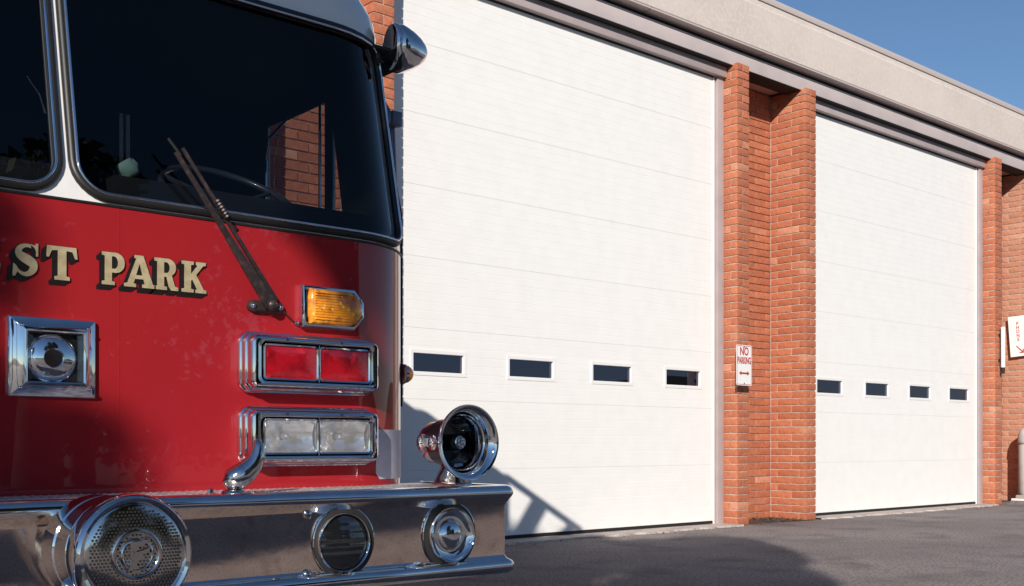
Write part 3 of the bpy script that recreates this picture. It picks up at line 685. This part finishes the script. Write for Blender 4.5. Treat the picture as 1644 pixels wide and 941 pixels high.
# gold lettering ----------------------------------------------------
def arc(cx, cy, rx, ry, a0, a1, n=10): return [(cx + rx * math.cos(R(a0 + (a1 - a0) * k / n)), cy + ry * math.sin(R(a0 + (a1 - a0) * k / n))) for k in range(n + 1)]
STEM = [(.34, .12), (.44, .1), (.44, 0), (0, 0), (0, .1), (.1, .12), (.1, .88), (0, .9)]
GL = {
 'T': [[(0, 1), (.88, 1), (.92, .66), (.84, .66), (.76, .86), (.58, .88), (.58, .12), (.68, .1), (.68, 0), (.22, 0), (.22, .1), (.32, .12), (.32, .88), (.14, .86), (.06, .66), (-.02, .66)]],
 'P': [[(0, 1), (.46, 1)] + arc(.46, .69, .32, .31, 85, -85) + [(.34, .38)] + STEM, [(.34, .88), (.42, .88)] + arc(.42, .69, .13, .19, 80, -80) + [(.34, .50)]],
 'A': [[(.28, 1), (.56, 1), (.86, .12), (.95, .1), (.95, 0), (.52, 0), (.52, .1), (.60, .12), (.56, .26), (.30, .26), (.25, .12), (.33, .1), (.33, 0), (-.04, 0), (-.04, .1), (.06, .12), (.34, .9), (.28, .9)], [(.33, .38), (.53, .38), (.44, .74)]],
 'R': [[(0, 1), (.46, 1)] + arc(.46, .72, .30, .28, 85, -60) + [(.72, .14), (.84, .1), (.84, 0), (.58, 0), (.50, .12), (.42, .42), (.34, .42)] + STEM, [(.34, .88), (.42, .88)] + arc(.42, .71, .12, .17, 80, -80) + [(.34, .54)]],
 'K': [[(0, 1), (.44, 1), (.44, .9), (.34, .88), (.34, .60), (.58, .88), (.52, .9), (.52, 1), (.88, 1), (.88, .9), (.78, .88), (.53, .58), (.80, .12), (.9, .1), (.9, 0), (.50, 0), (.50, .1), (.56, .12), (.38, .42), (.34, .37)] + STEM],
 'E': [[(0, 1), (.72, 1), (.76, .70), (.68, .70), (.58, .88), (.34, .88), (.34, .57), (.44, .57), (.48, .68), (.55, .68), (.55, .34), (.48, .34), (.44, .45), (.34, .45), (.34, .12), (.60, .12), (.70, .32), (.78, .32), (.74, 0), (0, 0), (0, .1), (.1, .12), (.1, .88), (0, .9)]],
 'F': [[(0, 1), (.72, 1), (.76, .70), (.68, .70), (.58, .88), (.34, .88), (.34, .57), (.44, .57), (.48, .68), (.55, .68), (.55, .34), (.48, .34), (.44, .45), (.34, .45)] + STEM],
 'O': [arc(.42, .5, .42, .51, 0, 354, 28), arc(.42, .5, .19, .37, 0, 348, 20)[::-1]],
}
def s_glyph():
    P = [(.66, .66), (.60, .82), (.46, .91), (.30, .90), (.17, .80), (.17, .66), (.30, .56), (.44, .49), (.56, .40), (.58, .25), (.46, .11), (.30, .08), (.15, .16), (.06, .33)]
    Wd = [.02, .07, .09, .12, .17, .22, .27, .29, .27, .22, .16, .11, .07, .02]
    pts = []; w = []
    for i in range(len(P) - 1):
        p0 = P[max(i - 1, 0)]; p1 = P[i]; p2 = P[i + 1]; p3 = P[min(i + 2, len(P) - 1)]
        for k in range(4):
            t = k / 4; f = lambda a, b, c, d: .5 * (2 * b + (c - a) * t + (2 * a - 5 * b + 4 * c - d) * t * t + (3 * b - a - 3 * c + d) * t ** 3)
            pts.append((f(p0[0], p1[0], p2[0], p3[0]), f(p0[1], p1[1], p2[1], p3[1]))); w.append(Wd[i] + (Wd[i + 1] - Wd[i]) * t)
    l = []; r = []
    for i, (x, y) in enumerate(pts):
        a = pts[max(i - 1, 0)]; b = pts[min(i + 1, len(pts) - 1)]; dx, dy = b[0] - a[0], b[1] - a[1]; q = math.hypot(dx, dy); nx, ny = -dy / q, dx / q
        l.append((x + nx * w[i] / 2, y + ny * w[i] / 2)); r.append((x - nx * w[i] / 2, y - ny * w[i] / 2))
    return [[(.72, 1.0), (.72, .62), (.65, .62)] + r[2:] + [(.0, .38), (-.02, 0.0), (.05, .0), (.08, .06)] + l[::-1][3:-6] + [(.5, .97), (.62, .93), (.66, 1.0)]]
GL['S'] = s_glyph()
LH = .082; LW = .078; ZB = 1.179
def letter(ch, x, w):
    l = bpy.data.objects.new('letter', None); C.objects.link(l); l.parent = FE; l.location = (x, -.0005, ZB)
    g = [[(px * w / .88, py * LH) for px, py in s] for s in GL[ch]]
    from_curve('letter_face', M['gold'], g, .0004, l, MF(0, -.0042, 0))
    o = from_curve('letter_shade', M['inklack'], g, .0003, l, MF(-.0005, -.0034, -.0005), .0016)
    for k in range(1, 6):
        q = from_curve('t', M['inklack'], g, .00015, None, MF(-.0024 * k, -.0034 + .0005 * k, -.0024 * k), .0010)
        bm = bmesh.new(); bm.from_mesh(o.data); bm.from_mesh(q.data); bm.to_mesh(o.data); bm.free(); bpy.data.objects.remove(q)
for ch, x, w in (('F', -.395, .056), ('O', -.335, .058), ('R', -.262, .066), ('E', -.186, .058), ('S', -.106, .070), ('T', -.028, .070), ('P', .105, .066), ('A', .165, .074), ('R', .241, .068), ('K', .315, .068)):
    letter(ch, x, w)

# square centre light ----------------------------------------------
dl = bpy.data.objects.new('centre_light', None); C.objects.link(dl); dl.parent = FE; dl.location = (-.016, 0, .988)
dl['label'] = 'square chrome centre light on the cab front'
def sq(hw, hh, y, r=.002): return rrect(0, 0, hw, hh, r, y, 2)
MB().loops([sq(.103, .096, 0), sq(.103, .096, -.010), sq(.101, .094, -.013), sq(.088, .081, -.020), sq(.076, .069, -.034), sq(.070, .063, -.036), sq(.066, .060, -.033), sq(.064, .058, -.010)]).build('bezel', M['chrome'], dl, smooth=20)
MB().box((-.066, -.012, -.060), (.066, -.008, .060)).build('backing', M['lampdark'], dl)
MB().lathe([(.060, .012), (.058, .017), (.052, .022), (.04, .028), (.024, .031), (.022, .026), (0, .026)], (-.004, 0, -.002), (0, -1, 0), 40).build('bulb', M['bowl'], dl, smooth=50)
MB().loops([sq(.066, .060, -.030), sq(.050, .045, -.0345), sq(.02, .018, -.036)], cap1=True).build('lens', M['lensglass'], dl, smooth=60)
b = MB()
for x, z in ((-.078, .073), (.078, .073), (-.082, -.076), (.082, -.076)): b.lathe([(.0048, 0), (.0042, .003), (0, .004)], (x, -.030, z), (0, -1, 0), 10)
b.build('screw', M['chrome'], dl, smooth=60)

# quad light units --------------------------------------------------
def quad(sx, zc, kind):
    q = bpy.data.objects.new('brake_light_unit' if kind == 'red' else 'headlight_unit', None); C.objects.link(q); q.parent = FE; q.location = (sx * .692, 0, zc)
    hw, hh = .2115, .0785
    def L(d, y, r=.028): return rrect(0, 0, hw + d, hh + d, r + d, y, 6)
    def L2(dx, dz, y, r): return rrect(.001, 0, hw + dx, hh + dz, r, y, 6)
    MB().loops([L(.006, .002), L(.006, -.012), L(.004, -.016), L(.000, -.018), L(.000, -.032), L(-.002, -.036), L(-.006, -.038), L(-.006, -.052), L(-.007, -.060), L(-.010, -.066, .026), L(-.015, -.070, .024), L2(-.024, -.020, -.0705, .018), L2(-.032, -.0245, -.0675, .016), L2(-.036, -.0265, -.058, .014), L2(-.037, -.0275, -.050, .012)]).build('housing', M['chrome'], q, smooth=35)
    MB().loops([rrect(0, 0, hw - .024, hh - .024, .014, -.016, 6)], cap1=True).build('backing', M['seal'], q)
    for cx in (-.084, .0895):
        lw, lh = .0835, .0485
        MB().loops([rrect(cx, 0, lw + .002, lh + .002, .012, -.052, 6), rrect(cx, 0, lw + .002, lh + .002, .012, -.064, 6), rrect(cx, 0, lw, lh, .010, -.067, 6), rrect(cx, 0, lw - .004, lh - .004, .008, -.064, 6), rrect(cx, 0, lw - .0045, lh - .0045, .008, -.054, 6)]).build('lamp_rim', M['chrome'], q, smooth=35)
        ew, eh = lw - .0045, lh - .0045
        def sheet(fn, nx_=24, nz_=16): return [[(cx - ew + 2 * ew * j / nx_, fn(-ew + 2 * ew * j / nx_, -eh + 2 * eh * i / nz_), -eh + 2 * eh * i / nz_) for j in range(nx_ + 1)] for i in range(nz_ + 1)]
        if kind == 'red':
            MB().loops(sheet(lambda x, z: -.060 - .005 * (1 - max(abs(x) / ew, abs(z) / eh) ** 4)), closed=False).build('lens', M['redlens'], q, smooth=60)
        else:
            MB().loops(sheet(lambda x, z: -.052 + .030 * (1 - min(1, (x * x / ew / ew + z * z / eh / eh) / 1.6)) - .0009 * math.cos(x * 2 * math.pi / .0065)), closed=False).build('reflector', M['clear'], q, smooth=60)
            MB().lathe([(.010, .030), (.010, .044), (.006, .050), (0, .051)], (cx - .004, 0, .002), (0, -1, 0), 16).build('bulb', M['chrome'], q, smooth=60)
            MB().loops(sheet(lambda x, z: -.0625 - .003 * (1 - max(abs(x) / ew, abs(z) / eh) ** 4)), closed=False).build('cover_glass', M['lampglass'], q, smooth=60)
    MB().box((.0005, -.066, -hh + .026), (.005, -.052, hh - .026)).build('divider', M['chrome'], q, bevel=.0015)
    b = MB()
    for x, z in ((-.10, .062), (.075, .062), (-.193, 0), (.193, 0)): b.lathe([(.0042, 0), (.0035, .003), (0, .004)], (x, -.068, z), (0, -1, 0), 10)
    b.build('screw', M['blackpaint'], q, smooth=60)
for sx in (1, -1): quad(sx, 1.003, 'red'); quad(sx, .799, 'white')

# amber turn signals ------------------------------------------------
for sx in (1, -1):
    t_ = bpy.data.objects.new('turn_signal', None); C.objects.link(t_); t_.parent = FE; t_.location = (sx * .77, 0, 1.17)
    sh = lambda d: [(x * sx, z) for x, z in ((-.103 - d, -.060 - d), (-.103 - d, .060 + d), (.070 + d * .5, .060 + d), (.103 + d, .022), (.103 + d, -.022), (.070 + d * .5, -.060 - d))]
    lo = lambda d, y: [(x, y, z) for x, z in sh(d)]
    MB().loops([lo(0, .0), lo(0, -.020), lo(-.003, -.026), lo(-.012, -.028), lo(-.014, -.024)]).build('bezel', M['chrome'], t_, bevel=.002)
    def rnd(d, y):
        pts = [(-.080 - d, -.047 - d), (-.084 - d, -.02), (-.084 - d, .02), (-.080 - d, .047 + d), (.045, .047 + d), (.070 + d, .036 + d), (.084 + d, .018), (.086 + d, 0), (.084 + d, -.018), (.070 + d, -.036 - d), (.045, -.047 - d)]
        return [(x * sx, y, z) for x, z in pts]
    MB().loops([rnd(.004, -.024), rnd(.002, -.034), rnd(-.004, -.040), rnd(-.02, -.043)], cap1=True).build('lens', M['amber'], t_, smooth=40)
    b = MB()
    for i in range(-5, 6): b.box((-.074 if sx > 0 else -.064, -.0445, i * .0075 - .0006), (.064 if sx > 0 else .074, -.0405, i * .0075 + .0006))
    b.build('lens_ribs', M['amber'], t_)
    b = MB()
    for x, z in ((-.093, .05), (-.093, -.05), (.088, .03)): b.lathe([(.004, 0), (.0035, .003), (0, .004)], (x * sx, -.027, z), (0, -1, 0), 10)
    b.build('screw', M['chrome'], t_, smooth=60)
    mk = bpy.data.objects.new('side_marker', None); C.objects.link(mk); mk.parent = FE; mk.location = (sx * HX, .20, 1.008)
    MB().lathe([(.034, 0), (.034, .008), (.028, .012)], (0, 0, 0), (sx, 0, 0), 24, cap1=True).build('marker_base', M['chrome'], mk, smooth=40)
    MB().lathe([(.030, .008), (.029, .022), (.022, .034), (.012, .040), (0, .042)], (0, 0, 0), (sx, 0, 0), 24).build('marker_lens', M['amber'], mk, smooth=50)

# reflective sticker round the lower corner ------------------------
us_ = [.935 + .30 * k / 10 for k in range(11)]
b = MB(); zt, zb_ = .822, .672; r = .018
ro = []
for i in range(9):
    z = zb_ + (zt - zb_) * i / 8; ins = 0 if z > zb_ + r else r - math.sqrt(max(0, r * r - (zb_ + r - z) ** 2))
    ro.append([surf(max(u, .935 + ins), z, .0015) for u in us_])
b.loops(ro, closed=False); fpart(b, 'corner_sticker', M['patchw'], smooth=60)

# wiper -------------------------------------------------------------
for sx in (1, -1):
    wp = bpy.data.objects.new('windscreen_wiper', None); C.objects.link(wp); wp.parent = FE; wp.location = (.56 if sx > 0 else -.56, 0, 1.158)
    b = MB(); b.loops([rrect(0, 0, .056, .017, .016, 0, 5), rrect(0, 0, .054, .016, .015, -.012, 5), rrect(0, 0, .040, .012, .011, -.018, 5)], cap1=True); b.build('pivot_plate', M['wiper'], wp, smooth=40)
    for x in (-.042, .040): MB().lathe([(.009, .008), (.009, .016), (.006, .022), (0, .025)], (x, 0, 0), (0, -1, 0), 8).build('acorn_nut', M['chrome'], wp, smooth=50)
    MB().lathe([(.016, 0), (.016, .03), (.010, .036), (0, .038)], (.008, -.004, .004), (0, -1, 0), 14).build('pivot', M['wiper'], wp, smooth=50)
    a0 = Vector((.010, -.034, .01)); a1 = Vector((-.262, -.030, .385)); n_ = (a1 - a0).cross(Vector((0, 1, 0))).normalized()
    def bar(p, q, w0, w1, th, name, mt, dy=0):
        nn = (q - p).cross(Vector((0, 1, 0))).normalized(); y = Vector((0, th, 0)); d = Vector((0, dy, 0))
        vs = [p - nn * w0 + d, p + nn * w0 + d, q + nn * w1 + d, q - nn * w1 + d]
        return MB().add([*vs, *[v + y for v in vs]], [(0, 1, 2, 3), (7, 6, 5, 4), (0, 4, 5, 1), (1, 5, 6, 2), (2, 6, 7, 3), (3, 7, 4, 0)]).build(name, mt, wp, bevel=.001)
    off = n_ * -.016
    bar(a0 - off * .6, a0 + (a1 - a0) * .46 - off * .7, .018, .009, .010, 'arm', M['wiper'])
    bar(a0 + (a1 - a0) * .46 - off * .7, a1 - off * .7, .009, .006, .006, 'arm', M['wiper'])
    bar(a0 + off * .9, a1 + off * .9, .006, .004, .008, 'drag_link', M['wiper'], .004)
    MB().tube([a0 + (a1 - a0) * t + off * .9 + Vector((0, -.004, 0)) for t in [.56 + .01 * k for k in range(12)]], [.006 if k % 2 else .009 for k in range(12)], 8).build('spring', M['wiper'], wp)
    # blade standing almost upright on the glass
    b0 = a1 + Vector((.01, .014, -.01)); b1 = a1 + Vector((-.022, .020, .030))
    MB().tube([b0, b1], .004, 6).build('blade', M['rubber'], wp)
    MB().tube([(.045, -.012, -.004), (.065, -.016, -.020), (.085, -.012, -.034), (.095, -.004, -.038)], .0018, 6).build('washer_hose', M['rubber'], wp)
    MB().lathe([(.007, 0), (.006, .01), (0, .012)], (.096, 0, -.038), (0, -1, 0), 8).build('washer_nozzle', M['chrome'], wp)

# tow hook, deck bolt ----------------------------------------------
for sx in (1, -1):
    hk = MB(); pts = []; rr = []
    for p, r_ in (((.325, -.235, .675), .014), ((.345, -.240, .690), .032), ((.370, -.245, .706), .030), ((.392, -.25, .728), .025), ((.403, -.252, .752), .021), ((.406, -.252, .775), .015), ((.400, -.252, .790), .005)):
        pts.append((p[0] * sx, p[1], p[2])); rr.append(r_)
    hk.tube(pts, rr, 14); hk.lathe([(.030, 0), (.028, .008), (.018, .012)], (.345 * sx, -.236, BZ - .006), (0, 0, 1), 20, cap1=True)
    fpart(hk, 'tow_hook', M['chrome_worn'], smooth=60)
    fpart(MB().lathe([(.014, 0), (.014, .004), (.009, .005), (.009, .014), (0, .016)], (.292 * sx, -.22, BZ - .006), (0, 0, 1), 6), 'deck_bolt', M['chrome_worn'], smooth=30)

# electronic horn on the bumper end --------------------------------
for sx in (1, -1):
    hn = bpy.data.objects.new('bell_horn', None); C.objects.link(hn); hn.parent = FE; hn.location = (1.035 * sx, -.31, .783)
    MB().lathe([(.0, -.185), (.030, -.183), (.052, -.172), (.061, -.155), (.063, -.12), (.063, -.07), (.066, -.05), (.072, -.034), (.084, -.018), (.098, -.007), (.107, -.001), (.109, .005), (.107, .009), (.101, .008), (.094, .002), (.086, -.010), (.080, -.024)], (0, 0, 0), (0, -1, 0), 56).build('bell', M['chrome'], hn, smooth=50)
    MB().lathe([(.0802, -.024), (.074, -.03), (.070, -.06), (.068, -.11), (0, -.12)], (0, 0, 0), (0, -1, 0), 48).build('throat', M['blackpaint'], hn, smooth=40)
    MB().lathe([(.024, -.11), (.024, -.05), (.020, -.042), (.018, -.040)], (0, 0, 0), (0, -1, 0), 28, cap1=True).build('hub', M['blackpaint'], hn, smooth=40)
    b = MB().lathe([(.019, -.044), (.019, -.036), (.016, -.034), (.015, -.037), (.0, -.037)], (0, 0, 0), (0, -1, 0), 28)
    for k in range(5):
        a = k * 1.2566; b.lathe([(.0042, -.037), (.0035, -.032), (0, -.031)], (.010 * math.cos(a), 0, .010 * math.sin(a)), (0, -1, 0), 8)
    b.lathe([(.004, -.037), (.0035, -.030), (0, -.029)], (0, 0, 0), (0, -1, 0), 8); b.build('hub_cap', M['chrome'], hn, smooth=40)
    b = MB()
    for y in (.075, .130): b.lathe([(.0, -.012), (.022, -.012), (.024, 0), (.022, .010), (.013, .014), (0, .015)], (-.062, y, .0), (-1, 0, 0), 20)
    b.box((-.074, .07, -.012), (-.060, .135, .012)); b.build('side_motor', M['chrome'], hn, smooth=40)
    s_ = MB(); s_.loops([[(-.030, .02, -.123), (.034, .02, -.123), (.034, .13, -.123), (-.030, .13, -.123)], [(-.028, .024, -.113), (.032, .024, -.113), (.032, .126, -.113), (-.028, .126, -.113)], [(-.014, .045, -.060), (.016, .045, -.060), (.016, .105, -.060), (-.014, .105, -.060)]], cap0=True, cap1=True)
    s_.build('pedestal', M['chrome_worn'], hn, bevel=.004)

# spotlight, hand rail ---------------------------------------------
for sx in (1, -1):
    sl_ = bpy.data.objects.new('spotlight', None); C.objects.link(sl_); sl_.parent = FE; sl_.location = (sx * 1.185, .24, 2.085)
    ax = Vector((sx * .95, -.26, -.02))
    MB().lathe([(.074, -.034), (.079, -.030), (.080, -.020), (.076, -.014), (.078, -.008), (.079, 0), (.074, .016), (.064, .040), (.048, .066), (.032, .084), (.016, .095), (0, .099)], (0, 0, 0), ax, 40).build('shell', M['chrome'], sl_, smooth=50)
    MB().lathe([(.074, -.033), (.05, -.024), (0, -.020)], (0, 0, 0), ax, 32).build('lamp_face', M['lampdark'], sl_, smooth=50)
    MB().tube([(-sx * .105, -.03, -.06), (-sx * .06, -.005, -.055), (-sx * .01, .0, -.05)], .008, 10).build('arm', M['blackpaint'], sl_, smooth=50)
    MB().lathe([(.030, -.004), (.028, .006), (.010, .010), (0, .010)], (-sx * .105, -.03, -.06), (sx * .8, -.6, 0), 20).build('mount_pad', M['rubber'], sl_, smooth=50)
    rp = [(sx * 1.16, .50, 2.015), (sx * 1.24, .50, 2.015), (sx * 1.285, .49, 1.995), (sx * 1.31, .48, 1.95), (sx * 1.315, .47, 1.90), (sx * 1.315, .45, 1.6), (sx * 1.315, .44, 1.2), (sx * 1.30, .44, 1.13), (sx * 1.25, .44, 1.10), (sx * 1.16, .44, 1.10)]
    hr = bpy.data.objects.new('mirror_rail', None); C.objects.link(hr); hr.parent = FE
    MB().tube(rp, .0125, 12).build('pipe', M['rail'], hr, smooth=50)
    for z in (1.925, 1.52):
        b = MB(); b.box((sx * 1.295, .435, z - .026), (sx * 1.337, .50, z + .026))
        if z > 1.6: b.prism_y([(sx * 1.225, z), (sx * 1.26, z + .022), (sx * 1.30, z + .024), (sx * 1.30, z - .024), (sx * 1.26, z - .022)], .44, .456)
        b.build('clamp', M['rail'], hr, bevel=.003)

# ------------------------------------------------------------------ trees behind the camera (they throw the shade and stand in the reflections)
def leaves(clumps, n, size, seed):
    rnd = random.Random(seed); b = MB(); tot = sum(r ** 2 for *_, r in clumps); n = n or 9000 * tot
    for cx, cy, cz, r in clumps:
        for _ in range(int(n * r * r / tot)):
            d = Vector((rnd.gauss(0, 1), rnd.gauss(0, 1), rnd.gauss(0, 1))).normalized() * r * rnd.random() ** .36
            p = Vector((cx, cy, cz)) + d; a = Vector((rnd.gauss(0, 1), rnd.gauss(0, 1), rnd.gauss(0, 1))).normalized()
            q = a.cross(Vector((rnd.gauss(0, 1), rnd.gauss(0, 1), rnd.gauss(0, 1)))).normalized(); s = size * rnd.uniform(.6, 1.3)
            b.add([p + a * s, p + q * s * .5, p - a * s, p - q * s * .5], [(0, 1, 2, 3)])
    return b
def tree(loc, clumps, label, n, size, seed, mt, tr=.16):
    """clumps given in world coordinates; limbs run from the trunk to each clump"""
    x, y = loc; t = thing('tree', label, 'tree', (x, y, 0), 'trees across the forecourt')
    cl = [(a - x, b - y, c, r) for a, b, c, r in clumps]
    zmin = min(c for _, _, c, _ in cl); zt = max(2.2, zmin - .8)
    tk = MB().tube([(0, 0, -.1), (.03, .02, zt * .5), (0, .05, zt), (.05, 0, zt + 1.2)], [tr * 1.25, tr, tr * .85, tr * .5], 12)
    for a, b, c, r in cl:
        s = Vector((0, .05, zt - .2 + random.random() * .6)); e = Vector((a, b, c)); mid = (s + e) / 2 + Vector((0, 0, .15))
        tk.tube([s, mid, e], [tr * .38, tr * .25, tr * .08], 6)
    tk.build('trunk', M['bark'], t, smooth=60); leaves(cl, n, size, seed).build('crown', mt, t)
    return t
def back(u, w, yt):                        # point at depth yt whose shadow ray meets the ground at (u, w)
    return (u + 1.15 * yt, yt, (w - yt) * .66)
cl = []
rnd = random.Random(3)
for u, w, r in ((.55, 5.3, .42), (-.1, 5.35, .42), (.95, 4.6, .36), (.3, 4.5, .5), (-.1, 3.9, .30), (.9, 3.8, .40), (.4, 3.4, .5), (.75, 2.7, .5), (.1, 2.6, .4), (1.0, 1.9, .5), (.3, 1.6, .6), (.7, .8, .6), (0, .5, .6), (1.1, 4.9, .2), (.9, 5.35, .2),
                (-.9, 5.35, .34), (-1.3, 5.1, .22), (-.75, 4.85, .22), (-1.32, 4.78, .17), (-1.08, 4.62, .20), (-1.5, 4.95, .12), (-.8, 4.5, .12), (-1.6, 6.2, .35), (-1.0, 6.1, .35), (-2.2, 6.6, .35), (-.75, 5.75, .3)):
    yt = -5.2 + rnd.uniform(-.5, .5); x, y, z = back(u, w, yt); cl.append((x, y, z, r))
tree((.5 - 1.15 * 5.3, -5.3), cl, 'leafy tree across the forecourt behind the camera, nearest to the fire engine', 0, .055, 1, M['leaf'])
cl = []
for u, w, r in ((-2.52, 4.72, .18), (-2.85, 4.6, .3), (-2.40, 3.75, .25), (-2.62, 4.1, .26), (-2.75, 3.4, .35), (-3.1, 3.9, .4), (-2.18, 3.9, .13), (-3.3, 5.2, .5), (-3.6, 4.3, .6), (-4.2, 5.2, .8), (-3.6, 3.0, .6), (-4.4, 3.8, .8), (-3.2, 2.2, .5), (-4.6, 6.2, .8), (-3.7, 6.1, .4)):
    yt = -6.5 + rnd.uniform(-.5, .5); x, y, z = back(u, w, yt); cl.append((x, y, z, r))
tree((-3.6 - 1.15 * 6.6, -6.6), cl, 'leafy tree across the forecourt behind the camera, left of the nearest tree', 0, .055, 2, M['leaf'])
def round_tree(x, y, h, r, label, seed, n=9000):
    rr = random.Random(seed); cl = []
    for _ in range(16):
        a = rr.random() * 6.28; q = rr.random() ** .5 * r * .7; zz = h * .4 + rr.random() * h * .5
        cl.append((x + q * math.cos(a), y + q * math.sin(a), zz, r * rr.uniform(.3, .5)))
    tree((x, y), cl, label, n, .13, seed, M['leaf2'], .22)
round_tree(3.9, -6.6, 8.6, 2.3, 'tall dark tree behind the camera, in line with the middle of the cab', 11, 14000)
round_tree(2.6, -11.5, 9.5, 3.0, 'tall dark tree behind the camera, further back', 12)
for i, (x, y, h_, r_) in enumerate(((3.5, -14, 6.2, 2.6), (7.6, -15.5, 6.8, 2.8), (11.6, -14.8, 6.0, 2.6), (15.2, -17, 6.6, 2.6))):
    rr = random.Random(40 + i)
    c_ = [(x + rr.uniform(-1, 1) * r_ * .7, y + rr.uniform(-1, 1) * r_ * .5, h_ * (.12 + .8 * rr.random()), r_ * rr.uniform(.32, .5)) for _ in range(20)]
    tree((x, y), c_, ('leftmost bushy dark tree of the row across the road', 'second bushy dark tree from the left in the row across the road', 'third bushy dark tree from the left in the row across the road', 'rightmost bushy dark tree of the row across the road')[i], 9000, .14, 60 + i, M['leaf2'], .2)
# low hills on the horizon
m = MB(); lp = []
for k in range(73):
    a = R(5 * k); lp.append((a, 9 + 7 * math.sin(3 * a + 1) + 5 * math.sin(7 * a) + 3 * math.sin(13 * a + 2) + (16 * math.exp(-((5 * k - 318) / 9) ** 2))))
m.loops([[(420 * math.cos(a), 420 * math.sin(a), -3) for a, _ in lp], [(520 * math.cos(a), 520 * math.sin(a), max(3, h) * 1.6) for a, h in lp], [(640 * math.cos(a), 640 * math.sin(a), -3) for a, _ in lp]], closed=False)
struct(m.build('hills', M['hill'], smooth=60))
